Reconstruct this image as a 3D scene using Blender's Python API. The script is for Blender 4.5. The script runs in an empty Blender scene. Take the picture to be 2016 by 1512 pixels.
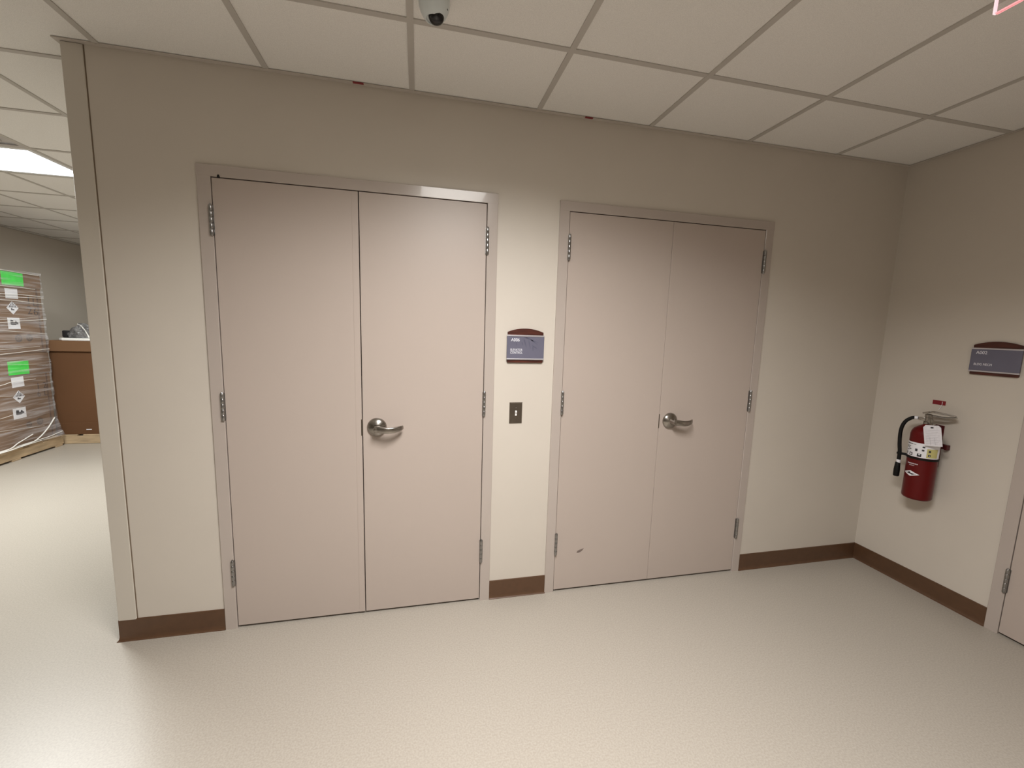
import bpy, bmesh, math, random
from mathutils import Vector, Matrix
random.seed(4)
sc = bpy.context.scene
PI = math.pi
COL = sc.collection

# ------------------------------------------------------------------ camera
cam_d = bpy.data.cameras.new('camera')
cam = bpy.data.objects.new('camera', cam_d)
COL.objects.link(cam)
cam_d.sensor_width = 36.0
cam_d.lens = 819.19 / 2016 * 36
cam_d.clip_start = 0.02
r = Vector((0.97551112, -0.21803383, 0.02897085))
u = Vector((0.00018260, 0.13251829, 0.99118054))
d = Vector((0.21995006, 0.96690235, -0.12931288))
M = Matrix(((r.x, u.x, -d.x, -0.2919), (r.y, u.y, -d.y, -2.1503), (r.z, u.z, -d.z, 1.5143), (0, 0, 0, 1)))
cam.matrix_world = M
sc.camera = cam

# ------------------------------------------------------------------ world, exposure
w = bpy.data.worlds.new('world')
sc.world = w
w.use_nodes = True
w.node_tree.nodes['Background'].inputs[0].default_value = (0.9, 0.92, 1.0, 1)
w.node_tree.nodes['Background'].inputs[1].default_value = 0.0
sc.view_settings.view_transform = 'Standard'
sc.view_settings.look = 'None'
sc.view_settings.gamma = 1
sc.view_settings.use_curve_mapping = False
sc.view_settings.exposure = 0.0
MAIN_LIGHT = 4.5       # glow of the troffer lens near the doors
SIDE_LIGHT = 7.0       # glow of the troffer lens in the storage bay

def lamp(x, y, sx, sy, power, spread, color):
    # the tubes of a ceiling fixture, shining down through its lens
    l = bpy.data.lights.new('fixture_lamp', 'AREA'); l.shape = 'RECTANGLE'; l.size = sx; l.size_y = sy
    l.energy = power; l.spread = math.radians(spread); l.color = color
    o = bpy.data.objects.new('fixture_lamp', l); COL.objects.link(o); o.location = (x, y, 2.5917 - .002)
    return o
lamp(-.015, -1.690, .50, 1.11, 84, 150, (1.0, .975, .955))
lamp(-.015, -5.348, .50, 1.11, 12, 160, (1.0, .965, .91))
lamp(-3.3678, 1.6626, 1.11, .50, 96, 170, (.96, .985, .97))
lamp(-3.3678, 4.7106, 1.11, .50, 17, 170, (.97, 1.0, .97))  # unseen lamp added in the bay to brighten the far left wall

# ------------------------------------------------------------------ dimensions
H = 2.5917            # ceiling
XL, XR = -1.663, 2.694
XW, YN, YF = -5.30, -6.20, 7.20
T = 0.6096
GX, GY = -1.539, -0.471
HD = 2.134

# ------------------------------------------------------------------ helpers
def obj(name, bm, mat, parent=None, smooth=False):
    me = bpy.data.meshes.new(name)
    bmesh.ops.recalc_face_normals(bm, faces=bm.faces)
    bm.to_mesh(me); bm.free()
    if smooth:
        for p in me.polygons: p.use_smooth = True
        if smooth != 'all':
            me.set_sharp_from_angle(angle=math.radians(38))
    if mat: me.materials.append(mat)
    o = bpy.data.objects.new(name, me)
    COL.objects.link(o)
    if parent: o.parent = parent
    return o

def tag(o, label, cat, group=None, kind=None):
    o['label'] = label; o['category'] = cat
    if group: o['group'] = group
    if kind: o['kind'] = kind
    return o

def empty(name, loc=(0, 0, 0), rz=0.0):
    o = bpy.data.objects.new(name, None)
    o.empty_display_size = 0.1
    COL.objects.link(o)
    o.location = loc; o.rotation_euler = (0, 0, rz)
    return o

def box(bm, x0, x1, y0, y1, z0, z1, bev=0.0, seg=2):
    res = bmesh.ops.create_cube(bm, size=1)
    vs = res['verts']
    for v in vs:
        v.co = Vector((x0 + (v.co.x + .5) * (x1 - x0), y0 + (v.co.y + .5) * (y1 - y0), z0 + (v.co.z + .5) * (z1 - z0)))
    if bev > 0:
        es = list({e for v in vs for e in v.link_edges})
        bmesh.ops.bevel(bm, geom=es, offset=bev, segments=seg, affect='EDGES', profile=.5)

def bx(*a, **k):
    bm = bmesh.new(); box(bm, *a, **k); return bm

def prism(bm, pts, axis, a, b):
    """extrude a 2D outline along an axis: axis 'x' pts=(y,z), 'y' pts=(x,z), 'z' pts=(x,y)"""
    def mk(p, t):
        return {'x': (t, p[0], p[1]), 'y': (p[0], t, p[1]), 'z': (p[0], p[1], t)}[axis]
    va = [bm.verts.new(mk(p, a)) for p in pts]
    vb = [bm.verts.new(mk(p, b)) for p in pts]
    bm.faces.new(va); bm.faces.new(list(reversed(vb)))
    n = len(pts)
    for i in range(n):
        bm.faces.new((va[i], vb[i], vb[(i + 1) % n], va[(i + 1) % n]))

def lathe(bm, prof, n=32, center=(0, 0, 0), axis='z'):
    """prof = [(radius, height)...]"""
    rings = []
    c = Vector(center)
    def P(rad, h, a):
        x, y = rad * math.cos(a), rad * math.sin(a)
        if axis == 'z': return c + Vector((x, y, h))
        if axis == 'y': return c + Vector((x, h, y))
        return c + Vector((h, x, y))
    for rad, h in prof:
        if rad < 1e-6: rings.append([bm.verts.new(P(0, h, 0))])
        else: rings.append([bm.verts.new(P(rad, h, 2 * PI * i / n)) for i in range(n)])
    for A, B in zip(rings, rings[1:]):
        for i in range(n):
            j = (i + 1) % n
            if len(A) == 1 and len(B) == 1: continue
            if len(A) == 1: bm.faces.new((A[0], B[i], B[j]))
            elif len(B) == 1: bm.faces.new((A[i], A[j], B[0]))
            else: bm.faces.new((A[i], A[j], B[j], B[i]))

def smooth_path(pts, sub=6):
    P = [Vector(p) for p in pts]
    if len(P) < 3: return P
    Q = [P[0] * 2 - P[1]] + P + [P[-1] * 2 - P[-2]]
    out = []
    for i in range(1, len(Q) - 2):
        for k in range(sub):
            t = k / sub
            a, b, c, e = Q[i - 1], Q[i], Q[i + 1], Q[i + 2]
            out.append(.5 * ((2 * b) + (c - a) * t + (2 * a - 5 * b + 4 * c - e) * t * t + (3 * b - a - 3 * c + e) * t ** 3))
    out.append(P[-1])
    return out

def tube(bm, pts, rad, n=12, sub=6, up=(0, 0, 1), shape=None, radii=None):
    """sweep; rad = (half width along side, half along up) or number; radii list per control point scale"""
    path = smooth_path(pts, sub)
    m = len(path)
    rings = []
    for i, p in enumerate(path):
        t = (path[min(i + 1, m - 1)] - path[max(i - 1, 0)]).normalized()
        U = Vector(up) - t * t.dot(Vector(up))
        if U.length < 1e-4: U = Vector((1, 0, 0)) - t * t.x
        U.normalize(); S = t.cross(U)
        if radii:
            f = i / (m - 1) * (len(radii) - 1); k = min(int(f), len(radii) - 2)
            ra = Vector(radii[k]).lerp(Vector(radii[k + 1]), f - k)
            a, b = ra[0], ra[1]
        else:
            a, b = (rad, rad) if not hasattr(rad, '__len__') else rad
        ring = []
        for q in range(n):
            an = 2 * PI * q / n
            cx, sx = math.cos(an), math.sin(an)
            if shape:
                e = 2.0 / shape
                cx = math.copysign(abs(cx) ** e, cx); sx = math.copysign(abs(sx) ** e, sx)
            ring.append(bm.verts.new(p + S * a * cx + U * b * sx))
        rings.append(ring)
    for A, B in zip(rings, rings[1:]):
        for q in range(n):
            bm.faces.new((A[q], A[(q + 1) % n], B[(q + 1) % n], B[q]))
    bm.faces.new(rings[0]); bm.faces.new(list(reversed(rings[-1])))

def text_obj(name, body, size, mat, parent, loc, rot, thick=0.0006, width=1.0, spacing=1.0):
    cu = bpy.data.curves.new(name, 'FONT')
    cu.body = body; cu.size = size; cu.extrude = thick; cu.space_line = 0.85; cu.space_character = spacing
    t = bpy.data.objects.new(name, cu)
    COL.objects.link(t)
    dg = bpy.context.evaluated_depsgraph_get()
    dg.update()
    me = bpy.data.meshes.new_from_object(t.evaluated_get(dg))
    bpy.data.objects.remove(t); bpy.data.curves.remove(cu)
    me.materials.clear(); me.materials.append(mat)
    mt = Matrix.Translation(loc) @ Matrix.Rotation(rot[2], 4, 'Z') @ Matrix.Rotation(rot[0], 4, 'X') @ Matrix.Diagonal((width, 1, 1, 1))
    me.transform(mt)
    me.name = name
    o = bpy.data.objects.new(name, me)
    COL.objects.link(o)
    o.parent = parent
    return o

# ------------------------------------------------------------------ materials
def mat(name, color, rough=0.6, metal=0.0, spec=0.5, noise=None, bump=None, coat=0.0, stretch=None):
    """noise=(scale, amount) colour mottling; bump=(scale, strength, distance)"""
    m = bpy.data.materials.new(name); m.use_nodes = True
    nt = m.node_tree; N = nt.nodes; L = nt.links
    b = N['Principled BSDF']
    b.inputs['Base Color'].default_value = (*color, 1)
    b.inputs['Roughness'].default_value = rough
    b.inputs['Metallic'].default_value = metal
    b.inputs['Specular IOR Level'].default_value = spec
    b.inputs['Coat Weight'].default_value = coat
    tc = N.new('ShaderNodeTexCoord'); mp = N.new('ShaderNodeMapping')
    L.new(tc.outputs['Object'], mp.inputs[0])
    if stretch: mp.inputs['Scale'].default_value = stretch
    if noise:
        n = N.new('ShaderNodeTexNoise'); n.inputs['Scale'].default_value = noise[0]; n.inputs['Detail'].default_value = 4
        L.new(mp.outputs[0], n.inputs['Vector'])
        rp = N.new('ShaderNodeValToRGB')
        a = noise[1]
        rp.color_ramp.elements[0].position = .3; rp.color_ramp.elements[1].position = .7
        rp.color_ramp.elements[0].color = (*[c * (1 - a) for c in color], 1)
        rp.color_ramp.elements[1].color = (*[min(1, c * (1 + a)) for c in color], 1)
        L.new(n.outputs['Fac'], rp.inputs[0]); L.new(rp.outputs[0], b.inputs['Base Color'])
    if bump:
        n2 = N.new('ShaderNodeTexNoise'); n2.inputs['Scale'].default_value = bump[0]; n2.inputs['Detail'].default_value = 5
        L.new(mp.outputs[0], n2.inputs['Vector'])
        bp = N.new('ShaderNodeBump'); bp.inputs['Strength'].default_value = bump[1]; bp.inputs['Distance'].default_value = bump[2]
        L.new(n2.outputs['Fac'], bp.inputs['Height']); L.new(bp.outputs[0], b.inputs['Normal'])
    return m

def emit(name, color, strength):
    m = bpy.data.materials.new(name); m.use_nodes = True
    b = m.node_tree.nodes['Principled BSDF']
    b.inputs['Base Color'].default_value = (.8, .8, .8, 1)
    b.inputs['Emission Color'].default_value = (*color, 1)
    b.inputs['Emission Strength'].default_value = strength
    return m

M_wall = mat('cream_wall_paint', (.58, .528, .462), .55, noise=(3, .015), bump=(260, .10, .001))
M_guard = mat('corner_guard_vinyl', (.57, .525, .458), .45, bump=(300, .10, .001))
M_door = mat('taupe_door_paint', (.45, .38, .335), .38, noise=(2, .01), bump=(500, .05, .0005))
M_frame = mat('taupe_frame_enamel', (.445, .385, .345), .22, coat=.35, noise=(2, .01), bump=(40, .04, .002))
M_base = mat('brown_vinyl_cove', (.095, .047, .023), .38, noise=(30, .08))
M_tile = mat('ceiling_tile_fibre', (.82, .80, .765), .9, noise=(420, .10), bump=(500, .35, .002))
M_tbar = mat('ceiling_grid_enamel', (.50, .47, .43), .5)
M_mould = mat('wall_angle_enamel', (.50, .45, .40), .5)
M_steel = mat('satin_nickel', (.36, .335, .305), .22, 1.0, bump=(300, .05, .0005))
M_hinge = mat('satin_chrome_hinge', (.34, .335, .33), .30, 1.0)
M_plate = mat('dark_brushed_steel', (.20, .17, .14), .38, 1.0, noise=(20, .1))
M_dark = mat('dark_gap', (.015, .012, .01), .9)
M_black = mat('black_rubber', (.004, .004, .004), .5, spec=.25, noise=(60, .15))
M_wood = mat('mahogany', (.06, .012, .006), .4, noise=(14, .35), stretch=(1, 1, 8))
M_insert = mat('slate_insert', (.135, .132, .18), .28, noise=(8, .05))
M_leaf = mat('insert_leaf_print', (.10, .10, .145), .4, noise=(20, .1))
M_rail = mat('silver_rail', (.62, .60, .64), .3, .6)
M_text = mat('white_lettering', (.80, .80, .85), .5)
M_white = mat('white_plastic', (.78, .77, .75), .4)
M_red = mat('extinguisher_red', (.11, .0015, .002), .3, spec=.3, noise=(3, .05))
M_redtag = mat('dark_red_plastic', (.20, .005, .012), .45)
M_bracket = mat('dark_red_bracket', (.07, .004, .005), .5)
M_paper = mat('paper_tag', (.74, .72, .76), .7, noise=(90, .05))
M_print = mat('black_print', (.03, .028, .035), .6)
M_grey_print = mat('grey_print', (.42, .41, .45), .7)
M_yellow = mat('yellow_print', (.55, .50, .20), .6)
M_camgrey = mat('camera_housing_grey', (.62, .66, .66), .5, noise=(5, .05))
M_bubble = mat('smoked_dome', (.004, .004, .004), .12)
M_card = mat('cardboard', (.20, .118, .066), .85, noise=(3, .10), bump=(60, .15, .002))
M_card2 = mat('kraft_cardboard', (.115, .049, .017), .8, noise=(2, .08), bump=(50, .1, .002))
M_pine = mat('pallet_pine', (.46, .34, .21), .8, noise=(5, .22), stretch=(1, 1, 5))
M_green = mat('green_label', (.05, .72, .07), .6, noise=(20, .12))
M_label = mat('white_label', (.82, .82, .86), .6)
M_vent = mat('grey_vent_enamel', (.50, .47, .45), .5)
M_fixture = mat('fixture_frame_enamel', (.72, .72, .72), .4)
M_scuff = mat('scuff_grey', (.18, .14, .12), .8, noise=(100, .2))

# floor: sheet vinyl with fine flecks
def floor_mat():
    m = mat('speckled_sheet_vinyl', (.62, .54, .425), .34, spec=.34)
    nt = m.node_tree; N = nt.nodes; L = nt.links; b = N['Principled BSDF']
    tc = N.new('ShaderNodeTexCoord')
    n = N.new('ShaderNodeTexNoise'); n.inputs['Scale'].default_value = 150; n.inputs['Detail'].default_value = 3
    v = N.new('ShaderNodeTexVoronoi'); v.inputs['Scale'].default_value = 85
    big = N.new('ShaderNodeTexNoise'); big.inputs['Scale'].default_value = 1.3
    for q in (n, v, big): L.new(tc.outputs['Object'], q.inputs['Vector'])
    rp = N.new('ShaderNodeValToRGB')
    rp.color_ramp.elements[0].position = .35; rp.color_ramp.elements[1].position = .65
    rp.color_ramp.elements[0].color = (.36, .325, .278, 1); rp.color_ramp.elements[1].color = (.42, .383, .333, 1)
    L.new(n.outputs['Fac'], rp.inputs[0])
    rv = N.new('ShaderNodeValToRGB')
    rv.color_ramp.elements[0].position = .06; rv.color_ramp.elements[1].position = .12
    rv.color_ramp.elements[0].color = (.90, .89, .87, 1); rv.color_ramp.elements[1].color = (1, 1, 1, 1)
    L.new(v.outputs['Distance'], rv.inputs[0])
    mx = N.new('ShaderNodeMix'); mx.data_type = 'RGBA'; mx.blend_type = 'MULTIPLY'; mx.inputs[0].default_value = 1
    L.new(rp.outputs[0], mx.inputs[6]); L.new(rv.outputs[0], mx.inputs[7])
    L.new(mx.outputs[2], b.inputs['Base Color'])
    rr = N.new('ShaderNodeMapRange'); rr.inputs[3].default_value = .26; rr.inputs[4].default_value = .40
    L.new(big.outputs['Fac'], rr.inputs[0]); L.new(rr.outputs[0], b.inputs['Roughness'])
    wn = N.new('ShaderNodeTexNoise'); wn.inputs['Scale'].default_value = 45; wn.inputs['Detail'].default_value = 3
    mp = N.new('ShaderNodeMapping'); mp.inputs['Scale'].default_value = (1, .45, 1); mp.inputs['Rotation'].default_value = (0, 0, .5)
    L.new(tc.outputs['Object'], mp.inputs[0]); L.new(mp.outputs[0], wn.inputs['Vector'])
    bp = N.new('ShaderNodeBump'); bp.inputs['Strength'].default_value = .045; bp.inputs['Distance'].default_value = .002
    L.new(wn.outputs['Fac'], bp.inputs['Height']); L.new(bp.outputs[0], b.inputs['Normal'])
    return m
M_floor = floor_mat()

def film_mat():
    m = bpy.data.materials.new('stretch_film'); m.use_nodes = True
    nt = m.node_tree; N = nt.nodes; L = nt.links
    b = N['Principled BSDF']
    b.inputs['Base Color'].default_value = (.80, .78, .80, 1); b.inputs['Roughness'].default_value = .25
    tr = N.new('ShaderNodeBsdfTransparent'); mx = N.new('ShaderNodeMixShader')
    tc = N.new('ShaderNodeTexCoord'); mp = N.new('ShaderNodeMapping'); mp.inputs['Scale'].default_value = (1.5, 1.5, 26)
    n = N.new('ShaderNodeTexNoise'); n.inputs['Scale'].default_value = 1.4; n.inputs['Detail'].default_value = 6; n.inputs['Distortion'].default_value = .5
    L.new(tc.outputs['Object'], mp.inputs[0]); L.new(mp.outputs[0], n.inputs['Vector'])
    rp = N.new('ShaderNodeMapRange'); rp.inputs[1].default_value = .45; rp.inputs[2].default_value = .75
    rp.inputs[3].default_value = .05; rp.inputs[4].default_value = .5
    L.new(n.outputs['Fac'], rp.inputs[0]); L.new(rp.outputs[0], mx.inputs[0])
    L.new(tr.outputs[0], mx.inputs[1]); L.new(b.outputs[0], mx.inputs[2])
    bp = N.new('ShaderNodeBump'); bp.inputs['Strength'].default_value = .4; bp.inputs['Distance'].default_value = .01
    L.new(n.outputs['Fac'], bp.inputs['Height']); L.new(bp.outputs[0], b.inputs['Normal'])
    L.new(mx.outputs[0], N['Material Output'].inputs[0])
    return m
M_film = film_mat()
M_fold = mat('bunched_film', (.80, .78, .74), .35)
M_bundle = mat('crumpled_plastic', (.14, .135, .135), .3, noise=(14, .5), bump=(30, .6, .01))
M_acrylic = bpy.data.materials.new('clear_acrylic'); M_acrylic.use_nodes = True
def _acr():
    nt = M_acrylic.node_tree; N = nt.nodes; L = nt.links
    b = N['Principled BSDF']; b.inputs['Base Color'].default_value = (.9, .8, .82, 1); b.inputs['Roughness'].default_value = .1
    tr = N.new('ShaderNodeBsdfTransparent'); mx = N.new('ShaderNodeMixShader'); mx.inputs[0].default_value = .12
    L.new(tr.outputs[0], mx.inputs[1]); L.new(b.outputs[0], mx.inputs[2]); L.new(mx.outputs[0], N['Material Output'].inputs[0])
_acr()
M_lens = emit('lit_prismatic_lens', (1.0, .955, .86), MAIN_LIGHT)
M_lens2 = emit('lit_prismatic_lens_cool', (.90, .975, 1.0), SIDE_LIGHT)
M_fill_lens = emit('added_fill_lens_dim', (.95, .98, .96), 2.0)  # glow of the added, unseen fixture deep in the bay
M_exitedge = emit('lit_pink_edge', (1.0, .66, .74), .85)
M_exitbottom = emit('lit_rose_edge', (1.0, .22, .30), .85)
M_exitred = emit('lit_red_edge', (1.0, .03, .07), .5)

def struct(name, bm, m, label, cat, parent=None, smooth=False):
    o = obj(name, bm, m, parent, smooth)
    if parent is None:
        tag(o, label, cat, kind='structure')
    return o

# ------------------------------------------------------------------ room shell
struct('floor', bx(XW - .15, XR + .15, YN - .15, YF + .15, -.1, 0), M_floor,
       'pale beige speckled sheet vinyl floor running through both areas', 'floor')

o1, o1b, o2, o2b = -1.2218, 0.0976, 0.4267, 1.7427    # outer edges of the two frames
WT = 0.15
bm = bmesh.new()
hole = HD + .03
for a, b in ((XL, -1.200), (.076, .447), (1.722, XR)): box(bm, a, b, 0, WT, 0, H + .1)
for a, b in ((-1.200, .076), (.447, 1.722)): box(bm, a, b, 0, WT, hole, H + .1)
struct('wall_back', bm, M_wall, 'cream painted wall holding the two pairs of taupe double doors', 'wall')
struct('wall_closet', bx(XL + WT, XR, WT, WT + .05, 0, H + .1), M_dark, 'near-black sheet giving the door gaps their shade, behind the double doors', 'wall')  # near-black colour stands in for the unlit space behind the doors
struct('wall_return', bx(XL, XL + WT, WT, YF, 0, H + .1), M_wall, 'cream wall turning away into the storage bay past the corner guard', 'wall')
bm = bmesh.new()
box(bm, XR, XR + WT, -.730, WT, 0, H + .1); box(bm, XR, XR + WT, YN, -1.700, 0, H + .1); box(bm, XR, XR + WT, -1.700, -.730, hole, H + .1)
struct('wall_right', bm, M_wall, 'cream wall on the right with the fire extinguisher and room sign', 'wall')
struct('wall_left', bx(XW - WT, XW, YN, YF, 0, H + .1), M_wall, 'long cream wall at far left behind the wrapped boxes', 'wall')
struct('wall_far', bx(XW - WT, XL + WT, YF, YF + WT, 0, H + .1), M_wall, 'far end wall of the storage bay', 'wall')
struct('wall_front', bx(XW - WT, XR + WT, YN - WT, YN, 0, H + .1), M_wall, 'wall behind the camera', 'wall')

# ceiling tiles with real cut-outs for the fixtures
LIGHTS = [(-.3198, .2898, -2.2998, -1.0806), (-.3198, .2898, -5.9574, -4.7382), (-3.9774, -2.7582, 4.4058, 5.0154), (-3.9774, -2.7582, 1.3578, 1.9674)]
VENTC = (-3.3678, -2.7582, .7482, 1.3578)
def ceil_cells():
    cells = []
    xs = [XW] + [GX + i * T for i in range(-8, 8) if XW < GX + i * T < XR] + [XR]
    ys = [YN] + [GY + j * T for j in range(-11, 14) if YN < GY + j * T < YF] + [YF]
    for a, b in zip(xs, xs[1:]):
        for c, e in zip(ys, ys[1:]):
            mx, my = (a + b) / 2, (c + e) / 2
            if any(l[0] < mx < l[1] and l[2] < my < l[3] for l in LIGHTS + [VENTC]): continue
            cells.append((a, b, c, e))
    return cells, xs, ys
cells, xs, ys = ceil_cells()
bm = bmesh.new()
for a, b, c, e in cells: box(bm, a, b, c, e, H + .004, H + .024)
ceil = struct('ceiling', bm, M_tile, 'off white lay-in ceiling tiles in a square metal grid', 'ceiling')
bm = bmesh.new()
hw = .0119
for x in xs[1:-1]:
    if x > XL: box(bm, x - hw, x + hw, YN, 0, H - .0005, H + .0045)
    else: box(bm, x - hw, x + hw, YN, YF, H - .0005, H + .0045)
for y in ys[1:-1]:
    xe = XR if y < 0 else XL
    # cross tees run between the main tees
    sx = [x for x in xs if x <= xe] + ([xe] if xe not in xs else [])
    for a, b in zip(sx, sx[1:]):
        if any(l[0] + .05 < (a + b) / 2 < l[1] and l[2] + .05 < y < l[3] - .05 for l in LIGHTS): continue
        box(bm, a + hw, b - hw, y - hw, y + hw, H - .0002, H + .0045)
obj('ceiling_grid', bm, M_tbar, ceil)
# wall angle mouldings
W2 = .021
struct('trim_1', bx(XL - W2, XR, -W2, 0, H - .0016, H + .002), M_mould, 'thin metal edge moulding where ceiling meets the door wall', 'trim')
struct('trim_2', bx(XR - W2, XR, YN, -W2, H - .0016, H + .002), M_mould, 'thin metal edge moulding along the top of the right wall', 'trim')
struct('trim_3', bx(XL - W2, XL, 0, YF, H - .0016, H + .002), M_mould, 'thin metal edge moulding above the wall turning into the storage bay', 'trim')
struct('trim_4', bx(XW, XW + W2, YN, YF, H - .0016, H + .002), M_mould, 'thin metal edge moulding along the top of the far left wall', 'trim')
# corner guard: an angle wrapped round the free end of the door wall
bm = bmesh.new()
g = .0045; cw = .070; BB = .107
prism(bm, [(XL - g, -g + .003), (XL - g + .003, -g), (XL + cw - .002, -g), (XL + cw, -g + .0025), (XL + cw, 0), (XL, 0), (XL, cw), (XL - g + .0025, cw), (XL - g, cw - .002)], 'z', BB - .004, H - .004)
struct('trim_5', bm, M_guard, 'cream vinyl corner guard on the free end of the door wall', 'trim')
obj('shadow_line', bx(XL + cw, XL + cw + .0045, -.0012, 0, BB - .002, H - .003), mat('brown_shadow_line', (.17, .125, .085), .7), bpy.data.objects['trim_5'])  # brown strip colours in the shadow line beside the guard

# cove baseboards
def cove(bm, a, b, axis, at, sgn, mitre=False):
    """runs from a to b along axis; 'at' = wall plane, sgn = direction away from the wall"""
    prof = [(0, 0), (.0135, 0), (.013, .002), (.009, .005), (.0062, .011), (.0048, .020), (.0045, BB - .003), (.003, BB), (0, BB)]
    pts = [(at + sgn * p, z) for p, z in prof]
    n0 = len(bm.verts)
    prism(bm, pts, axis, a, b)
    if mitre:       # outside corner: the end leans out as far as the profile does
        bm.verts.ensure_lookup_table()
        for v in bm.verts[n0:n0 + len(pts)]:
            if axis == 'x': v.co.x = a - abs(v.co.y - at)
            else: v.co.y = a - abs(v.co.x - at)
bm = bmesh.new(); cove(bm, XL, o1, 'x', 0, -1, True)
cove(bm, 0, YF, 'y', XL, -1, True)
struct('baseboard_left', bm, M_base, 'brown cove base under the corner guard, left of the left doors', 'baseboard')
bm = bmesh.new(); cove(bm, o1b, o2, 'x', 0, -1)
struct('baseboard_middle', bm, M_base, 'short brown cove base between the two pairs of doors', 'baseboard')
bm = bmesh.new(); cove(bm, o2b, XR, 'x', 0, -1)
struct('baseboard_back', bm, M_base, 'brown cove base from the right doors to the corner', 'baseboard')
bm = bmesh.new(); cove(bm, -.7067, 0, 'y', XR, -1)
cove(bm, YN, -1.723, 'y', XR, -1)
struct('baseboard_right', bm, M_base, 'brown cove base along the right wall below the extinguisher', 'baseboard')
bm = bmesh.new(); cove(bm, YN, YF, 'y', XW, 1)
struct('baseboard_far', bm, M_base, 'brown cove base along the far left wall', 'baseboard')

# ------------------------------------------------------------------ doors
FP = .010    # frame projection from the wall
FW = .0535   # frame face width
LF = -.0065  # door face plane
def hinge(parent, x, zc, side):
    bm = bmesh.new()
    h = .127; rr = .0080; y = -.0155
    n = 5; k = h / n
    for i in range(n):
        lathe(bm, [(0, zc - h / 2 + i * k + .0006), (rr - .0006, zc - h / 2 + i * k + .0006), (rr, zc - h / 2 + i * k + .0014), (rr, zc - h / 2 + (i + 1) * k - .0014), (rr - .0006, zc - h / 2 + (i + 1) * k - .0006), (0, zc - h / 2 + (i + 1) * k - .0006)], 16, (x, y, 0))
    lathe(bm, [(0, zc - h / 2 - .005), (.004, zc - h / 2 - .004), (.0055, zc - h / 2)], 12, (x, y, 0))
    lathe(bm, [(.0055, zc + h / 2), (.004, zc + h / 2 + .004), (0, zc + h / 2 + .005)], 12, (x, y, 0))
    # two leaves folding back from the knuckles into the gap
    e = .0045 * -side
    box(bm, min(x, x + e) - .0045, max(x, x + e) + .0045, y + .005, LF + .002, zc - h / 2 + .001, zc + h / 2 - .001)
    hg = obj('hinge', bm, M_hinge, parent, True)
    return hg

def lever(parent, x, z):
    bm = bmesh.new()
    prof = [(0.0475, LF), (.0475, LF - .004), (.046, LF - .0075), (.040, LF - .014), (.029, LF - .020), (.0175, LF - .024), (.0150, LF - .030), (.0140, LF - .046), (.0135, LF - .058), (.011, LF - .064), (0, LF - .066)]
    lathe(bm, prof, 40, (x, 0, z), 'y')
    o = obj('lever_handle', bm, M_steel, parent, True)
    bm = bmesh.new()
    y0 = LF - .052
    pts = [(x - .006, y0, z + .001), (x + .022, y0 - .007, z - .001), (x + .052, y0 - .012, z - .0045), (x + .085, y0 - .008, z - .0035), (x + .114, y0 + .006, z + .001), (x + .127, y0 + .020, z + .004)]
    tube(bm, pts, None, 20, 6, shape=3.2, radii=[(.010, .0160), (.0095, .0165), (.0075, .0160), (.0065, .0148), (.0056, .0128), (.0042, .0095)])
    o2 = obj('lever_arm', bm, M_steel, o, True)
    return o

def door(name, x0, x1, meets, root_loc, rz, label, levers, side_gap=.003, strip=False, extra=None):
    root = empty(name, root_loc, rz)
    tag(root, label, 'door', kind='structure')
    fb = bmesh.new()
    a, b, zt = x0 - FW, x1 + FW, HD + FW - .004
    # jambs and head: face, soffit and stop, one continuous pressed profile
    def jamb(s):
        e, f = (x0, a) if s < 0 else (x1, b)
        sg = -1 if s < 0 else 1
        pr = [(e, .10), (e, -FP + .002), (e + sg * .002, -FP), (f - sg * .002, -FP), (f, -FP + .002), (f, .0), (e + sg * .022, .0), (e + sg * .022, .10)]
        prism(fb, pr, 'z', 0, HD)
        box(fb, min(e, e - sg * .016), max(e, e - sg * .016), .041, .060, 0, HD)
    jamb(-1); jamb(1)
    pr = [(.10, HD), (-FP + .0005, HD), (-FP, HD + .0005), (-FP, zt - .002), (-FP + .002, zt), (0, zt), (0, HD + .022), (.10, HD + .022)]
    prism(fb, pr, 'x', a, b)
    # the two head corners reach over the jamb faces; close the edge returns
    box(fb, x0, x1, .041, .060, HD - .016, HD)
    fr = obj('door_frame', fb, M_frame, root)
    leaves = []
    edges = [x0] + list(meets) + [x1]
    mg = .0023
    for i, (p, q) in enumerate(zip(edges, edges[1:])):
        ga = side_gap if i == 0 else mg
        gb = side_gap if i == len(edges) - 2 else mg
        if name == 'door_2': ga, gb = (.0022, .0008) if i == 0 else (.0008, .0015)
        lb = bx(p + ga, q - gb, LF, .038, .0125, HD - .0035, bev=.0012, seg=1)
        lf = obj('door_leaf', lb, M_door, root)
        leaves.append((lf, p + ga, q - gb))
    return root, fr, leaves

ZC = (1.9515, 1.1235, .2985)
# left pair
root, fr, lv = door('door_1', -1.1688, .0446, (-.5636,), (0, 0, 0), 0,
                    'left pair of tall taupe doors with a steel lever on the right leaf', None)
for zc in ZC:
    hinge(lv[0][0], -1.1722, zc, -1)
    hinge(lv[1][0], .0465, zc, 1)
obj('edge_strip', bx(-.5940, -.5655, LF - .0012, LF + .001, .013, HD - .004, bev=.0006, seg=1), M_door, lv[0][0])
lever(lv[1][0], -.4940, 1.0090)
obj('latch_plate', bx(-.5700, -.5622, LF - .0017, LF + .004, .966, 1.050, bev=.0006, seg=1), M_plate, lv[0][0])
bm = bmesh.new(); lathe(bm, [(0, 0), (.005, 0), (.006, .003), (.0045, .006), (.003, .011), (0, .012)], 10, (-1.1365, -.0105, HD - .002))
obj('rubber_silencer', bm, M_black, fr, True)
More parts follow.
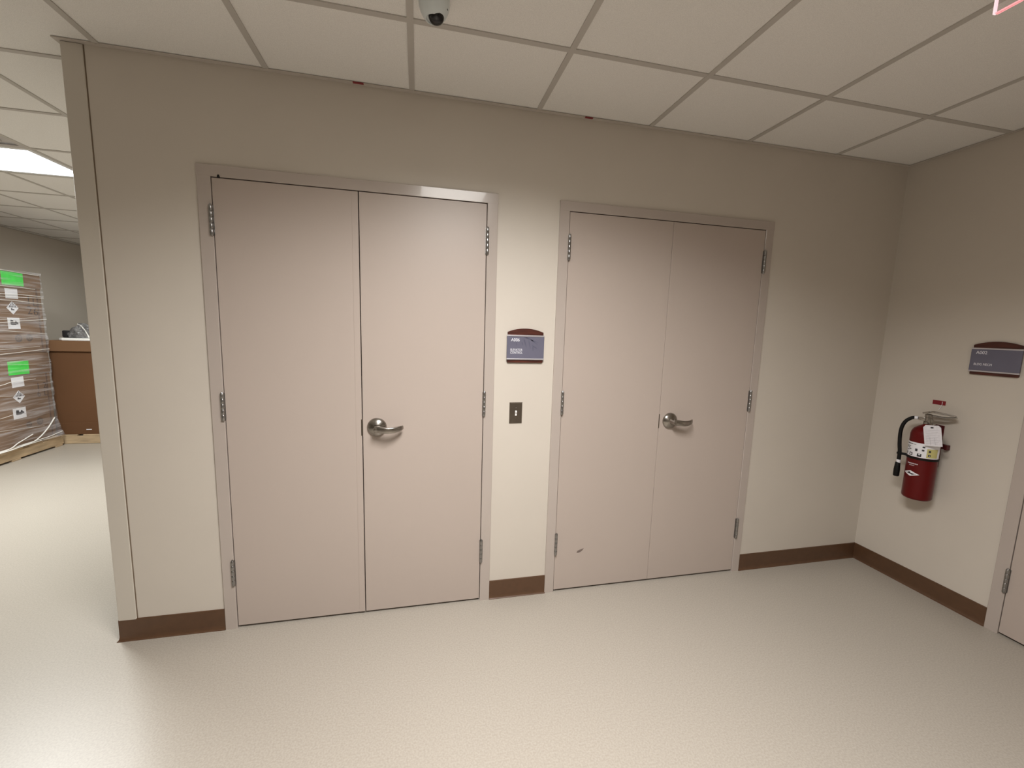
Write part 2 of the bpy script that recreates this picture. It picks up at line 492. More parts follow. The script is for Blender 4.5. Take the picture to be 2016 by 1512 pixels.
# right pair
root, fr, lv = door('door_2', .4779, 1.6905, (1.0865,), (0, 0, 0), 0,
                    'right pair of taupe doors with a lever and a small scuff low on the left leaf', None)
for zc in ZC:
    hinge(lv[0][0], .4800, zc, -1)
    hinge(lv[1][0], 1.6925, zc, 1)
lever(lv[1][0], 1.1560, 1.0090)
obj('latch_plate', bx(1.0835, 1.0890, LF - .0012, LF + .004, .966, 1.050, bev=.0004, seg=1), M_plate, lv[0][0])
bm = bmesh.new()
pts = [(.612, .231), (.618, .242), (.630, .247), (.642, .250), (.658, .256), (.652, .247), (.645, .238), (.634, .232), (.622, .229)]
prism(bm, pts, 'y', LF - .0004, LF + .0003)
obj('scuff_mark', bm, M_scuff, lv[0][0])
# single door on the right wall (local x = distance from the corner)
root, fr, lv = door('door_3', .7600, 1.6700, (), (XR, 0, 0), -PI / 2,
                    'taupe door and frame at the right edge, beyond the extinguisher', None)
for zc in ZC: hinge(lv[0][0], .7590, zc, -1)
lv_o = lever(lv[0][0], 1.605, 1.009)
lv_o.scale = (1, 1, 1)

# ------------------------------------------------------------------ room signs
def room_sign(loc, rz, label, t1, t2, with_leaves):
    root = empty('room_sign', loc, rz)        # local x along the wall, wall plane y=0, z=0 is the insert's centre
    tag(root, label, 'sign', group=None)
    hw = .097
    arc = [(-hw, .060)] + [(-hw, .079)]
    n = 14
    for i in range(n + 1):
        t = -1 + 2 * i / n
        arc.append((t * (hw - .002), .0805 + .0185 * (1 - t * t)))
    arc += [(hw, .079), (hw, .060)]
    bm = bmesh.new()
    outline = [(-hw, -.078), (-hw + .003, -.081), (hw - .003, -.081), (hw, -.078)] + list(reversed(arc))
    prism(bm, outline, 'y', -.010, 0)
    backer = obj('sign_backer', bm, M_wood, root)
    ins = obj('sign_insert', bx(-.101, .101, -.0150, -.010, -.060, .060, bev=.001, seg=1), M_insert, root)
    for z in (.0605, -.0615):
        obj('sign_rail', bx(-.102, .102, -.0175, -.010, z - .0038, z + .0038, bev=.0015), M_rail, root)
    text_obj('room_number', t1, .0235, M_text, ins, (-.080, -.0150, .0310), (PI / 2, 0, 0), width=.92)
    text_obj('room_name', t2, .0172, M_text, ins, (-.083, -.0150, -.0190 if '\n' in t2 else -.0300), (PI / 2, 0, 0), width=.80, thick=.0005)
    if with_leaves:
        bm = bmesh.new()
        for cx, cz, L, a, wd in ((-.004, .024, .060, -1.25, .0034), (.020, .018, .050, -1.35, .0030), (.030, .040, .085, -.35, .0034), (.044, .030, .055, -.62, .003), (.050, .002, .040, -.55, .0034), (.040, -.004, .034, -1.5, .0028), (-.050, .018, .026, -1.35, .0018), (-.018, .020, .026, -1.2, .0018), (.010, .050, .05, -.12, .002)):
            dx, dz = math.cos(a), math.sin(a)
            P = []
            for s, f in ((-.5, 0), (-.2, .8), (0, 1), (.25, .7), (.5, 0)): P.append((cx + dx * L * s - dz * wd * f, cz + dz * L * s + dx * wd * f))
            for s, f in ((.25, .7), (0, 1), (-.2, .8)): P.append((cx + dx * L * s + dz * wd * f, cz + dz * L * s - dx * wd * f))
            P = [(min(max(x, -.098), .098), min(max(z, -.056), .055)) for x, z in P]
            prism(bm, P, 'y', -.0153, -.0148)
        obj('leaf_print', bm, M_leaf, ins)
    return root
room_sign((.2620, 0, 1.4235), 0, 'grey and mahogany room sign A006 ELEVATOR CONTROL between the two door pairs', 'A006', 'ELEVATOR\nCONTROL', True)
room_sign((XR, -.5640, 1.4265), -PI / 2, 'grey and mahogany room sign A002 on the right wall above the extinguisher', 'A002', 'BLDG MECH', False)

# ------------------------------------------------------------------ switch plate
root = empty('switch_plate', (.2225, 0, 1.069))
tag(root, 'dark steel switch plate on the strip of wall between the doors', 'light switch')
bm = bmesh.new()
hx, hz = .0355, .0580
vs = [[(-hx, 0, -hz), (hx, 0, -hz), (hx, 0, hz), (-hx, 0, hz)], [(-hx + .004, -.0055, -hz + .004), (hx - .004, -.0055, -hz + .004), (hx - .004, -.0055, hz - .004), (-hx + .004, -.0055, hz - .004)]]
A = [bm.verts.new(p) for p in vs[0]]; B = [bm.verts.new(p) for p in vs[1]]
bm.faces.new(B); bm.faces.new(list(reversed(A)))
for i in range(4): bm.faces.new((A[i], A[(i + 1) % 4], B[(i + 1) % 4], B[i]))
obj('face_plate', bm, M_plate, root)
bm = bmesh.new()
box(bm, -.0050, .0050, -.0062, -.0050, -.014, .014, bev=.0004, seg=1)
prism(bm, [(-.006, -.004), (-.013, .004), (-.013, .009), (-.006, .010)], 'x', -.0036, .0036)
obj('toggle', bm, M_white, root)
for z in (.0300, -.0300):
    bm = bmesh.new(); lathe(bm, [(0, -.0072), (.0022, -.0070), (.0033, -.0058), (.0033, -.0050)], 12, (0, 0, z), 'y')
    obj('screw', bm, M_hinge if z > 0 else M_plate, root, True)

# ------------------------------------------------------------------ red stickers on the ceiling moulding
for x, wd, which in ((-.5540, .046, 'small red sticker on the ceiling edge above the left doors'), (.5530, .042, 'small red sticker on the ceiling edge above the right doors')):
    o = obj('red_sticker', bx(x - wd / 2, x + wd / 2, -W2 - .0006, -W2 + .010, H - .0030, H + .0010), M_redtag)
    tag(o, which, 'sticker', group='red stickers on the ceiling edge')

# ------------------------------------------------------------------ dome camera
root = empty('security_camera', (-.240, -.600, H))
tag(root, 'grey domed security camera mounted on the ceiling tile above the left doors', 'security camera')
bm = bmesh.new()
lathe(bm, [(.0, -.0005), (.062, -.0005), (.0635, -.006), (.0635, -.024), (.0625, -.034), (.058, -.050), (.050, -.066), (.040, -.079), (.0345, -.0835), (.032, -.082), (.031, -.076), (0, -.070)], 48)
obj('camera_housing', bm, M_camgrey, root, True)
bm = bmesh.new()
lathe(bm, [(.0320, -.058), (.0330, -.074), (.0315, -.086), (.0245, -.0975), (.0130, -.1035), (0, -.105)], 40)
b_ = obj('camera_dome', bm, M_bubble, root, True)
b_.location = (.003, .002, .004); b_.rotation_euler = (math.radians(-6), math.radians(-4), 0)
bm = bmesh.new(); lathe(bm, [(0, 0), (.0032, 0), (.0032, .004), (0, .004)], 12, (0, 0, 0), 'y')
s_ = obj('camera_screw', bm, M_black, root); s_.location = (.000, -.0645, -.026)
bm = bmesh.new(); box(bm, -.004, .004, -.002, .002, -.006, .006)
s_ = obj('camera_latch', bm, M_black, root); s_.location = (.052, -.022, -.046); s_.rotation_euler = (0, 0, 1.2)
root.scale = (.80, .80, .80)

# ------------------------------------------------------------------ ceiling fixtures
def troffer(rect, m, label):
    x0, x1, y0, y1 = rect
    root = empty('ceiling_light', ((x0 + x1) / 2, (y0 + y1) / 2, H))
    tag(root, label, 'ceiling light')
    a, b = (x1 - x0) / 2, (y1 - y0) / 2
    bm = bmesh.new(); f = .045; q = .012
    box(bm, -a + q, a - q, -b + q, -b + f, .000, .012); box(bm, -a + q, a - q, b - f, b - q, .000, .012)
    box(bm, -a + q, -a + f, -b + f, b - f, .000, .012); box(bm, a - f, a - q, -b + f, b - f, .000, .012)
    box(bm, -a + q, a - q, -b + q, b - q, .060, .066)
    obj('fixture_frame', bm, M_fixture, root)
    obj('lens', bx(-a + f, a - f, -b + f, b - f, .003, .009), m, root)
    return root
troffer(LIGHTS[0], M_lens, 'long lit ceiling light in front of the doors, above the camera')
troffer(LIGHTS[1], M_lens, 'long lit ceiling light far behind the camera')
troffer(LIGHTS[2], M_fill_lens, 'added ceiling light brightening the left wall, unseen deep in the storage bay')
troffer(LIGHTS[3], M_lens2, 'long bright white ceiling light over the storage bay at left')
# vent
x0, x1, y0, y1 = VENTC
root = empty('ceiling_vent', ((x0 + x1) / 2, (y0 + y1) / 2, H))
tag(root, 'grey square ceiling vent beside the long bright light at left', 'vent')
bm = bmesh.new(); a = T / 2 - .012
for k in range(4):
    s0, s1 = a - k * .07, a - k * .07 - .02
    for sg in (-1, 1):
        box(bm, -s0, s0, min(sg * s0, sg * s1), max(sg * s0, sg * s1), .0, .006)
        box(bm, min(sg * s0, sg * s1), max(sg * s0, sg * s1), -s1, s1, .0, .006)
obj('vent_louvres', bm, M_vent, root)
bm = bmesh.new(); box(bm, -a, a, -a, a, .010, .05); 
obj('vent_box', bm, M_vent, root)

# ------------------------------------------------------------------ exit sign (edge lit acrylic, hanging)
root = empty('exit_sign', (1.180, -1.398, H))
tag(root, 'edge-lit clear hanging exit sign glowing red at the top right corner', 'exit sign')
obj('sign_canopy', bx(-.035, .035, -.155, .155, -.030, -.0008, bev=.004), M_white, root)
obj('sign_panel', bx(-.004, .004, -.152, .152, -.222, -.030), M_acrylic, root)
obj('lit_end_edge', bx(-.0042, .0042, .152, .1555, -.2230, -.030), M_exitedge, root)
obj('lit_end_edge', bx(-.0042, .0042, -.1555, -.152, -.2230, -.030), M_exitedge, root)
bm = bmesh.new(); box(bm, -.0046, -.0022, -.152, .150, -.2250, -.2222); box(bm, .0022, .0046, -.152, .150, -.2250, -.2222)
lo = obj('lit_bottom_edge', bm, M_exitbottom, root)
obj('red_edge_core', bx(-.0022, .0022, -.152, .150, -.2246, -.2222), M_exitred, root)

# ------------------------------------------------------------------ fire extinguisher
EX, EY = 2.602, -.367
fe = empty('fire_extinguisher', (EX, EY, .5915), math.radians(-70))
tag(fe, 'red fire extinguisher with black hose and white paper tag on the right wall', 'fire extinguisher')
def Z(z): return z - .5915
R_ = .0675
bm = bmesh.new()
prof = [(0, Z(.600)), (.045, Z(.600)), (.050, Z(.5925)), (.058, Z(.5925)), (R_ - .003, Z(.598)), (R_, Z(.606)), (R_, Z(.975)), (R_ - .003, Z(.993)), (R_ - .012, Z(1.010)), (R_ - .028, Z(1.024)), (.024, Z(1.033)), (.020, Z(1.037)), (.019, Z(1.050)), (0, Z(1.050))]
lathe(bm, prof, 48)
tank = obj('tank', bm, M_red, fe, True)
def curved(bm, rad, th, a0, a1, z0, z1, n=24):
    """patch wrapped on the tank; angles measured from the front (-y), positive to the right (+x)"""
    f = []
    for i in range(n + 1):
        a = a0 + (a1 - a0) * i / n
        s, c = math.sin(a), -math.cos(a)
        f.append([bm.verts.new((rr * s, rr * c, z)) for rr, z in ((rad, z0), (rad, z1), (rad + th, z1), (rad + th, z0))])
    for A, B in zip(f, f[1:]):
        for k in range(4): bm.faces.new((A[k], A[(k + 1) % 4], B[(k + 1) % 4], B[k]))
    bm.faces.new(f[0]); bm.faces.new(list(reversed(f[-1])))
bm = bmesh.new(); curved(bm, R_, .0006, -1.45, 1.5, Z(.848), Z(.932))
lab = obj('instruction_label', bm, M_label, tank, True)
bm = bmesh.new(); curved(bm, R_ + .0006, .0004, .42, 1.20, Z(.853), Z(.905))
obj('yellow_panel', bm, M_yellow, lab, True)
bm = bmesh.new()
for a, z, wa, h in ((-1.05, .862, .15, .016), (-.62, .862, .26, .017), (-.02, .862, .28, .018), (.60, .866, .16, .012), (.60, .890, .14, .012), (-.75, .890, .2, .004), (-.95, .899, .35, .003), (-.92, .906, .4, .003), (-.85, .921, .6, .004), (-.25, .890, .16, .015), (.18, .893, .15, .010), (.2, .912, .16, .009), (-.95, .884, .25, .003), (-.4, .921, .2, .002)):
    curved(bm, R_ + .0010, .0004, a - wa / 2, a + wa / 2, Z(z - h / 2), Z(z + h / 2), 6)
obj('label_printing', bm, M_print, lab)
for a, z, wa, h in ((-.62, .862, .13, .009), (-.02, .866, .10, .007), (-1.05, .860, .05, .007), (.60, .866, .05, .005)):
    bm = bmesh.new()
    curved(bm, R_ + .0013, .0004, a - wa / 2, a + wa / 2, Z(z - h / 2), Z(z + h / 2), 4)
    obj('pictogram_centre', bm, M_label, lab)
# black strap holding hose
bm = bmesh.new(); curved(bm, R_, .003, -PI, PI - .001, Z(.834), Z(.846), 48)
obj('hose_strap', bm, M_black, fe, True)
# diamond logo and small printing
def diamond(bm, ca, cz, ha, hz, rad, th, n=16):
    rows = []
    for i in range(n + 1):
        t = -1 + 2 * i / n
        hh = hz * max(1 - abs(t), .02)
        a = ca + ha * t
        s, c = math.sin(a), -math.cos(a)
        rows.append([bm.verts.new((rr * s, rr * c, z)) for rr, z in ((rad, cz - hh), (rad, cz + hh), (rad + th, cz + hh), (rad + th, cz - hh))])
    for A, B in zip(rows, rows[1:]):
        for k in range(4): bm.faces.new((A[k], A[(k + 1) % 4], B[(k + 1) % 4], B[k]))
    bm.faces.new(rows[0]); bm.faces.new(list(reversed(rows[-1])))
bm = bmesh.new(); diamond(bm, -.42, Z(.746), .62, .0165, R_, .0005)
dm = obj('diamond_emblem', bm, M_label, tank, True)
bm = bmesh.new()
diamond(bm, -.42, Z(.7455), .42, .0034, R_ + .0006, .0004)
diamond(bm, -.52, Z(.751), .12, .004, R_ + .0006, .0004); diamond(bm, -.30, Z(.743), .14, .004, R_ + .0006, .0004)
obj('emblem_script', bm, M_print, dm)
bm = bmesh.new()
for i in range(11):
    a = -.78 + i * .072
    curved(bm, R_, .0005, a, a + .045, Z(.803), Z(.8085), 2)
for i in range(7):
    a = -.62 + i * .060
    curved(bm, R_, .0005, a, a + .036, Z(.7935), Z(.7965), 2)
obj('small_printing', bm, M_label, tank)
# valve head
bm = bmesh.new()
lathe(bm, [(.0205, Z(1.040)), (.0205, Z(1.052)), (.016, Z(1.056)), (.016, Z(1.078)), (.018, Z(1.080)), (.018, Z(1.096)), (.010, Z(1.100)), (0, Z(1.100))], 24)
box(bm, -.042, .0, -.009, .009, Z(1.058), Z(1.076), bev=.003)
valve = obj('valve', bm, M_steel, fe, True)
bm = bmesh.new(); lathe(bm, [(0, -.016), (.0, -.030), (.012, -.030), (.0135, -.028), (.0135, -.016), (0, -.016)], 20, (.014, 0, Z(1.062)), 'y')
obj('pressure_gauge', bm, M_steel, valve, True)
bm = bmesh.new()
tube(bm, [(-.028, .004, Z(1.100)), (.010, .004, Z(1.112)), (.055, .004, Z(1.110)), (.108, .004, Z(1.104))], None, 14, 6, shape=3, radii=[(.009, .0045), (.012, .0060), (.011, .0050), (.009, .0040)])
obj('squeeze_lever', bm, M_steel, fe, True)
bm = bmesh.new()
tube(bm, [(.0, .004, Z(1.090)), (.030, .004, Z(1.090)), (.065, .004, Z(1.088)), (.112, .004, Z(1.096))], None, 14, 6, shape=3, radii=[(.012, .0055), (.012, .0055), (.011, .0060), (.010, .0050)])
obj('carry_handle', bm, M_steel, fe, True)
bm = bmesh.new()
tube(bm, [(-.010, -.012, Z(1.098)), (.004, -.016, Z(1.116)), (.018, -.010, Z(1.118)), (.024, .002, Z(1.108))], .0018, 8)
obj('safety_pin', bm, M_steel, fe, True)
# thin seal wire carrying the tag
bm = bmesh.new()
tube(bm, [(.008, -.024, Z(1.085)), (.018, -.052, Z(1.072)), (.026, -.072, Z(1.052)), (.036, -.083, Z(1.036))], .0016, 6)
obj('tag_ring', bm, M_steel, fe, True)
# hose
bm = bmesh.new()
tube(bm, [(-.058, .0, Z(1.069)), (-.074, .0, Z(1.062)), (-.095, -.004, Z(1.040)), (-.107, -.008, Z(1.005)), (-.110, -.010, Z(.960)), (-.106, -.012, Z(.900)), (-.100, -.012, Z(.850)), (-.099, -.012, Z(.800))], .0095, 16)
hose = obj('hose', bm, M_black, fe, True)
bm = bmesh.new(); lathe(bm, [(0, -.062), (.0085, -.062), (.0095, -.058), (.0095, -.044), (0, -.044)], 16, (0, 0, Z(1.068)), 'x')
obj('hose_ferrule', bm, M_label, hose, True)
bm = bmesh.new(); lathe(bm, [(0, Z(.783)), (.0105, Z(.783)), (.0105, Z(.802)), (0, Z(.802))], 16, (-.099, -.012, 0))
obj('hose_ferrule', bm, M_label, hose, True)
bm = bmesh.new(); lathe(bm, [(0, Z(.698)), (.012, Z(.698)), (.0145, Z(.703)), (.0150, Z(.740)), (.0120, Z(.782)), (.008, Z(.790)), (0, Z(.790))], 20, (-.1005, -.012, 0))
obj('nozzle', bm, M_black, hose, True)
bm = bmesh.new(); box(bm, -.112, -.060, -.018, -.004, Z(.834), Z(.848), bev=.003)
obj('hose_clip', bm, M_black, fe)
# paper tag (a thing tied on, moves with the extinguisher's valve)
pt = empty('tag_holder')
bm = bmesh.new()
hw_, hh = .0370, .0590
prism(bm, [(-hw_, -hh), (hw_, -hh), (hw_, hh - .012), (hw_ - .010, hh), (-hw_ + .010, hh), (-hw_, hh - .012)], 'y', -.0006, .0006)
tg = obj('paper_tag', bm, M_paper, fe)
tg.location = (.0455, -.0885, Z(.9905)); tg.rotation_euler = (math.radians(3), math.radians(-9), math.radians(-4))
bpy.data.objects.remove(pt)
bm = bmesh.new(); box(bm, -.006, .006, -.0010, -.0006, hh - .017, hh - .009)
ho = obj('tag_eyelet', bm, M_print, tg)
bm = bmesh.new()
for i in range(9):
    z = hh - .028 - i * .0095
    box(bm, -.030, .030 - (i % 3) * .006, -.0010, -.0006, z - .0006, z + .0006)
for x in (-.012, .008): box(bm, x - .0006, x + .0006, -.0010, -.0006, -hh + .006, -.010)
obj('tag_lines', bm, M_grey_print, tg)
# wall bracket
br = obj('wall_bracket', bx(-.020, .020, -.0035, 0, -.10, .10, bev=.001), M_bracket)
bm = bmesh.new()
br.data.clear_geometry()
box(bm, -.022, .022, -.004, -.0002, -.120, .128, bev=.001)
box(bm, -.012, .012, -.030, -.003, .118, .126)
box(bm, -.055, .062, -.006, -.001, -.006, .022, bev=.001)
box(bm, .050, .064, -.030, -.003, -.006, .022, bev=.002)
bm.to_mesh(br.data); bm.free()
br.location = (XR, -.372, .905); br.rotation_euler = (0, 0, -PI / 2)
tag(br, 'dark red metal wall bracket hanging behind the fire extinguisher', 'bracket')
# red seal label on the wall and its thin white tail
rl = empty('wall_label', (XR, -.3490, 1.1625), -PI / 2)
tag(rl, 'small dark red label on the right wall just above the extinguisher', 'label')
obj('label_plate', bx(-.0315, .0315, -.0020, -.0002, -.0125, .0125, bev=.0004, seg=1), M_redtag, rl)
bm = bmesh.new(); tube(bm, [(.016, -.0030, .008), (.016, -.004, -.012), (.012, -.006, -.030), (.008, -.010, -.042)], .0011, 6)
obj('label_tail', bm, M_label, rl)

# ------------------------------------------------------------------ wrapped pallet of boxes (storage bay)
SX0, SX1, SY0, SY1 = -5.24, -4.450, 2.50, 3.700
def pallet(name, x0, x1, y0, y1, label, ht=.125, across=False):
    root = empty(name, ((x0 + x1) / 2, (y0 + y1) / 2, 0))
    tag(root, label, 'pallet')
    a, b = (x1 - x0) / 2, (y1 - y0) / 2
    if across:      # stringers run along the front
        for y in (-b + .02, 0, b - .02):
            obj('stringer', bx(-a, a, y - .019, y + .019, .002, ht - .0185, bev=.003, seg=1), M_pine, root)
        for i in range(5):
            x = -a + (i + .5) * 2 * a / 5
            obj('top_board', bx(x - .085, x + .085, -b, b, ht - .018, ht, bev=.002, seg=1), M_pine, root)
        return root
    for i in range(5):
        y = -b + (i + .5) * 2 * b / 5
        obj('top_board', bx(-a, a, y - .085, y + .085, ht - .018, ht, bev=.002, seg=1), M_pine, root)
    for x in (-a + .02, 0, a - .02):
        bm = bmesh.new(); box(bm, x - .019, x + .019, -b, b, .018, ht - .0185, bev=.003, seg=1)
        obj('stringer', bm, M_pine, root)
    for i in range(3):
        y = -b + .07 + i * (b - .07)
        obj('bottom_board', bx(-a, a, y - .05, y + .05, 0, .0175, bev=.002, seg=1), M_pine, root)
    return root
pallet('pallet', SX0, -4.405, SY0, 3.712, 'pine pallet under the film-wrapped stack of boxes')
pallet('pallet', -4.490, -3.35, 3.745, 4.98, 'pine pallet under the plain brown crate box at left', .113, True)

def sticker(name, parent, y0, y1, z0, z1, m, x=SX1, th=.0016, tilt=0):
    bm = bmesh.new(); box(bm, x, x + th, y0, y1, z0, z1)
    if tilt:
        bmesh.ops.rotate(bm, verts=bm.verts, cent=(x, (y0 + y1) / 2, (z0 + z1) / 2), matrix=Matrix.Rotation(tilt, 3, 'X'))
    return obj(name, bm, m, parent)

M_brown_ink = mat('brown_ink', (.10, .065, .045), .8)
def carton(zb, zl, zt, label, S):
    root = empty('cardboard_box', ((SX0 + SX1) / 2, (SY0 + SY1) / 2, zb))
    tag(root, label, 'box')
    def P(o):
        o.parent = root; o.matrix_parent_inverse = Matrix.Translation((-(SX0 + SX1) / 2, -(SY0 + SY1) / 2, -zb)); return o
    P(obj('box_body', bx(SX0, SX1 - .006, SY0, SY1 - .006, zb, zl, bev=.004), M_card))
    P(obj('box_lid', bx(SX0, SX1, SY0, SY1, zl - .001, zt, bev=.004), M_card))
    P(obj('corner_tape', bx(SX1 - .008, SX1 - .004, 3.632, 3.650, zb + .01, zl - .005), mat('brown_box_seam', (.12, .07, .045), .7)))
    P(sticker('green_label', None, *S['green'], M_green, tilt=S.get('gt', 0)))
    P(sticker('white_label', None, *S['white'], M_label, x=SX1 - .006, tilt=S.get('wt', 0)))
    # striped diamond hazard mark
    cy, cz = S['haz']
    bm = bmesh.new(); h = .068
    prism(bm, [(cy - h, cz), (cy, cz - h), (cy + h, cz), (cy, cz + h)], 'x', SX1 - .006, SX1 - .0044)
    hz = P(obj('hazard_diamond', bm, M_label))
    bm = bmesh.new()
    for k in range(-3, 4):
        yy = cy + k * .0165; top = h - abs(k * .0165) - .008
        if top > .006: box(bm, SX1 - .0044, SX1 - .0038, yy - .0048, yy + .0048, cz + .004, cz + top)
    box(bm, SX1 - .0044, SX1 - .0038, cy - .020, cy + .016, cz - .026, cz - .012)
    box(bm, SX1 - .0044, SX1 - .0038, cy - .020, cy - .006, cz - .012, cz - .004)
    q = obj('hazard_stripes', bm, M_print); q.parent = hz
    # white caution label with a dark pictogram
    y0, y1, z0, z1 = S['pic']
    pc = P(sticker('pictogram_label', None, y0, y1, z0, z1, M_label, x=SX1 - .006))
    bm = bmesh.new()
    a, b = y0, z0; W_, H_ = y1 - y0, z1 - z0
    pts = [(.20, .42), (.30, .36), (.62, .36), (.70, .42), (.84, .42), (.84, .58), (.74, .62), (.70, .74), (.60, .74), (.58, .62), (.46, .58), (.44, .78), (.24, .82), (.22, .64)]
    prism(bm, [(a + W_ * p, b + H_ * q_) for p, q_ in pts], 'x', SX1 - .0044, SX1 - .0036)
    q = obj('pictogram', bm, M_print); q.parent = pc
    # printed round marks and carton number
    for cy_, cz_, rr in S['rounds']:
        bm = bmesh.new()
        lathe(bm, [(rr * .55, SX1 - .0052), (rr, SX1 - .0052), (rr, SX1 - .0060), (rr * .55, SX1 - .0060)], 20, (0, cy_, cz_), 'x')
        box(bm, SX1 - .0060, SX1 - .0052, cy_ - rr * .3, cy_ + rr * .3, cz_ - rr * .35, cz_ + rr * .35)
        P(obj('printed_mark', bm, M_brown_ink))
    return root, P

r1, P1 = carton(.1255, .880, 1.100, 'lower film-wrapped carton with green label, standing on the pallet',
                dict(green=(3.193, 3.431, .887, 1.030), white=(3.220, 3.359, .756, .862), haz=(3.283, .650), pic=(3.195, 3.342, .419, .534),
                     rounds=((3.497, .338, .040), (3.36, .330, .034)), gt=-.02, wt=.03))
r2, P2 = carton(1.1005, 1.815, 1.968, 'upper film-wrapped carton with green label, topmost of the stack',
                dict(green=(3.243, 3.487, 1.824, 1.962), white=(3.272, 3.411, 1.686, 1.790), haz=(3.335, 1.590), pic=(3.262, 3.398, 1.370, 1.487),
                     rounds=((3.362, 1.271, .042), (3.489, 1.273, .040))))
M_ink = mat('dark_carton_ink', (.07, .045, .035), .8)
o = text_obj('carton_number', '1\n2', .13, M_ink, None, (SX1 - .0058, 3.500, 1.640), (PI / 2, 0, PI / 2), thick=.0006); P2(o)
o = text_obj('carton_number', 'L\n6', .12, M_ink, None, (SX1 - .0058, 3.575, 1.620), (PI / 2, 0, PI / 2), thick=.0006); P2(o)
o = text_obj('carton_number', '1\n6', .10, M_ink, None, (SX1 - .0058, 3.500, .700), (PI / 2, 0, PI / 2), thick=.0006); P1(o)
o = text_obj('carton_number', '2\nL', .10, M_ink, None, (SX1 - .0058, 3.585, .700), (PI / 2, 0, PI / 2), thick=.0006); P1(o)

# stretch film around the stack
film = empty('stretch_film', (-4.45, 3.1, .13))
tag(film, 'clear stretch film wound around the stacked cartons, bunched into white strands', 'plastic wrap')
Mi = Matrix.Translation((4.45, -3.1, -.13))
def PF(o): o.parent = film; o.matrix_parent_inverse = Mi; return o
bm = bmesh.new()
def film_offset(z, s):
    base = .010 + .004 * math.sin(z * 23 + s * 3) + .003 * math.sin(z * 51 + s * 7)
    fl = max(0, .42 - z) / .30
    return base + .060 * fl ** 1.6 * (.8 + .2 * math.sin(s * 9))
ringz = [.128 + (1.985 - .128) * i / 60 for i in range(61)]
per = []
nx, ny = 6, 34
def perim(z):
    pts = []
    for i in range(ny + 1):
        s = i / ny; y = 2.49 + (SY1 - 2.49) * s
        pts.append((SX1 + film_offset(z, y), y))
    for i in range(1, 3): 
        a = i / 3 * PI / 2; o_ = film_offset(z, SY1)
        pts.append((SX1 + o_ * math.cos(a), SY1 + min(o_, .028) * math.sin(a)))
    for i in range(nx + 1):
        s = i / nx
        pts.append((SX1 - (SX1 - SX0 - .005) * s, SY1 + min(film_offset(z, 3.7 + s), .028)))
    return pts
rows = []
for z in ringz:
    rows.append([bm.verts.new((x, y, z)) for x, y in perim(z)])
for A, B in zip(rows, rows[1:]):
    for k in range(len(A) - 1): bm.faces.new((A[k], A[k + 1], B[k + 1], B[k]))
fo = PF(obj('film_sheet', bm, M_film, None, 'all'))
STR = [([(3.218, 1.972), (3.44, 1.964), (3.667, 1.959)], .005), ([(3.196, 1.809), (3.419, 1.809), (3.601, 1.803)], .004),
 ([(3.185, 1.727), (3.409, 1.734), (3.655, 1.729)], .004), ([(3.182, 1.702), (3.4, 1.706), (3.700, 1.712)], .0035),
 ([(3.177, 1.666), (3.342, 1.666), (3.690, 1.650)], .004), ([(3.146, 1.436), (3.4, 1.455), (3.700, 1.475)], .0035),
 ([(3.259, 1.469), (3.4, 1.482), (3.625, 1.503)], .0018), ([(3.135, 1.354), (3.4, 1.336), (3.700, 1.312)], .003),
 ([(3.109, 1.160), (3.35, 1.168), (3.581, 1.175)], .0022), ([(3.103, 1.114), (3.327, 1.122), (3.700, 1.142)], .004),
 ([(3.089, 1.012), (3.35, .992), (3.690, .967)], .0020), ([(3.061, .798), (3.200, .821), (3.482, .819)], .0035),
 ([(3.046, .690), (3.12, .680), (3.208, .669)], .0022), ([(3.016, .466), (3.09, .472), (3.160, .478)], .0026), ([(2.999, .338), (3.248, .310), (3.501, .284)], .0022),
 ([(2.972, .144), (3.143, .182), (3.339, .225)], .006), ([(2.970, .128), (3.194, .139), (3.354, .156), (3.521, .237), (3.659, .344)], .007),
 ([(3.354, .150), (3.510, .158), (3.685, .175)], .006), ([(2.965, .105), (3.133, .118), (3.406, .130)], .005)]
for pts, rr in STR:
    # each strand runs on beyond the frame's edge towards the near end of the stack
    y0, z0 = pts[0]; y1, z1 = pts[1]
    k = (z1 - z0) / (y1 - y0)
    ext = [(2.50, max(z0 + k * (2.50 - y0) * .5, .12))] + pts
    bm = bmesh.new()
    tube(bm, [(SX1 + film_offset(z, y) + .003, y, max(z, .136)) for y, z in ext], (rr, rr * .7), 8, 5)
    PF(obj('film_fold', bm, M_fold, None, True))

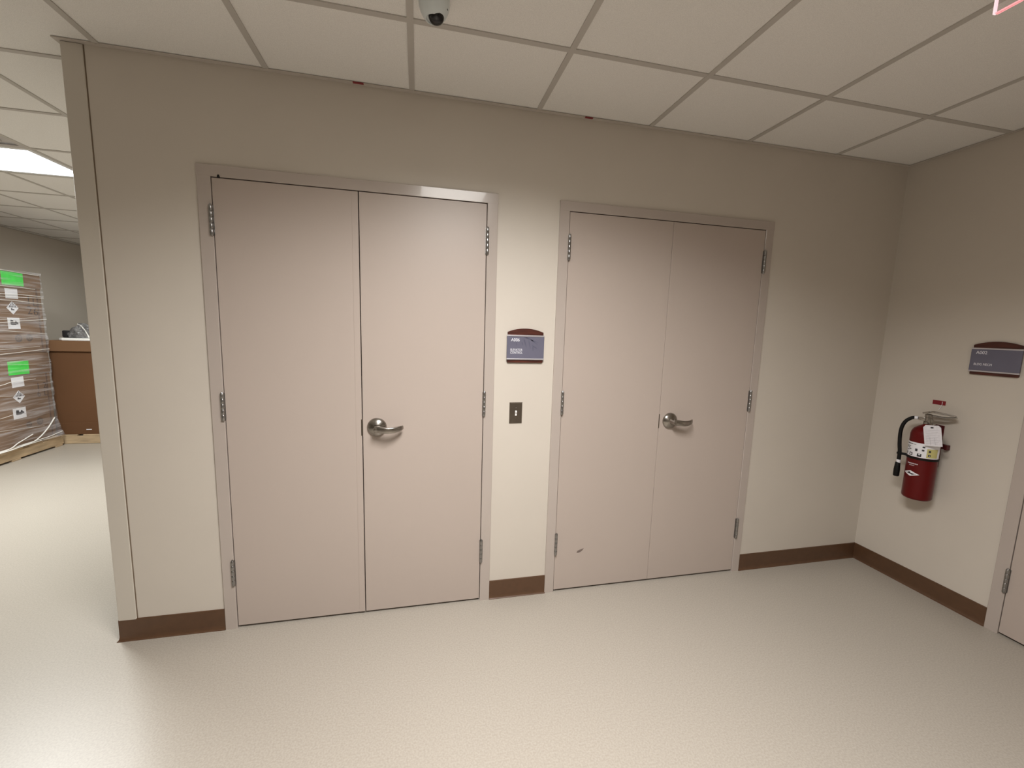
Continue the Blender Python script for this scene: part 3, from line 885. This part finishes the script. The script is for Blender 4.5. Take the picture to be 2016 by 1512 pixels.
# plain brown crate box on the second pallet
cb = empty('crate_box', (-3.91, 4.36, .114))
tag(cb, 'plain brown lidded crate box standing right of the wrapped stack', 'box')
Mi2 = Matrix.Translation((3.91, -4.36, -.114))
for nm, bm, m in (('box_body', bx(-4.494, -3.39, 3.765, 4.955, .1145, 1.160, bev=.004), M_card2),
                  ('box_lid', bx(-4.502, -3.36, 3.735, 4.985, 1.112, 1.238, bev=.004), mat('kraft_lid', (.165, .082, .036), .8, noise=(2, .06))),
                  ('bottom_tray', bx(-4.498, -3.38, 3.755, 4.965, .1142, .255, bev=.003), M_card2)):
    o = obj(nm, bm, m); o.parent = cb; o.matrix_parent_inverse = Mi2
o = obj('tape_mark', bx(-4.20, -4.145, 3.7542, 3.7556, .168, .176), M_label); o.parent = cb; o.matrix_parent_inverse = Mi2

# things lying on the crate box
bm = bmesh.new()
prism(bm, [(-4.462, 3.96), (-4.405, 3.80), (-4.345, 3.752), (-3.45, 3.752), (-3.45, 4.40), (-4.462, 4.40)], 'z', 1.2384, 1.2650)
bmesh.ops.bevel(bm, geom=bm.edges[:], offset=.004, segments=2, affect='EDGES')
ws = obj('foam_pad', bm, mat('white_foam', (.86, .85, .82), .6))
tag(ws, 'flat white foam pad lying on top of the brown crate box', 'pad')
import mathutils
def lumpy(bm, seed, amp, f):
    for v in bm.verts:
        n = mathutils.noise.noise_vector(v.co * f + Vector((seed, 0, 0)))
        v.co += n * amp * (0.25 if v.co.z < .01 else 1)
        if v.co.z < 0: v.co.z = 0
bm = bmesh.new(); box(bm, -.030, .030, -.05, .05, 0, .085, bev=.014, seg=3)
lumpy(bm, 1.2, .004, 30)
bb = obj('black_pouch', bm, mat('black_cloth', (.012, .010, .010), .8, bump=(60, .4, .003)), smooth='all')
bb.location = (-4.427, 3.975, 1.2652)
tag(bb, 'small black pouch on the crate box beside the grey bundle', 'pouch')
# a crumpled bag of grey plastic, its pale strap folded over the right side
bm = bmesh.new()
bmesh.ops.create_icosphere(bm, subdivisions=5, radius=1)
for v in bm.verts:
    c = v.co.copy()
    z = max(0, (c.z + .45) * .125 * ((1 - abs(c.x) * .5) if c.z > 0 else 1))
    v.co = Vector((c.x * .150, c.y * .12, z))
lumpy(bm, 3.1, .022, 15)
lumpy(bm, 8.0, .010, 42)
lumpy(bm, 5.0, .004, 110)
bag = obj('plastic_bundle', bm, M_bundle)
bag.location = (-4.235, 3.930, 1.2652)
tag(bag, 'crumpled grey plastic bundle resting on top of the brown crate box', 'bundle')
bm = bmesh.new()
tube(bm, [(-.015, -.070, .165), (.030, -.085, .145), (.070, -.095, .095), (.098, -.100, .040), (.108, -.100, .006)], (.002, .007), 8)
obj('strap', bm, M_fold, bag, True)
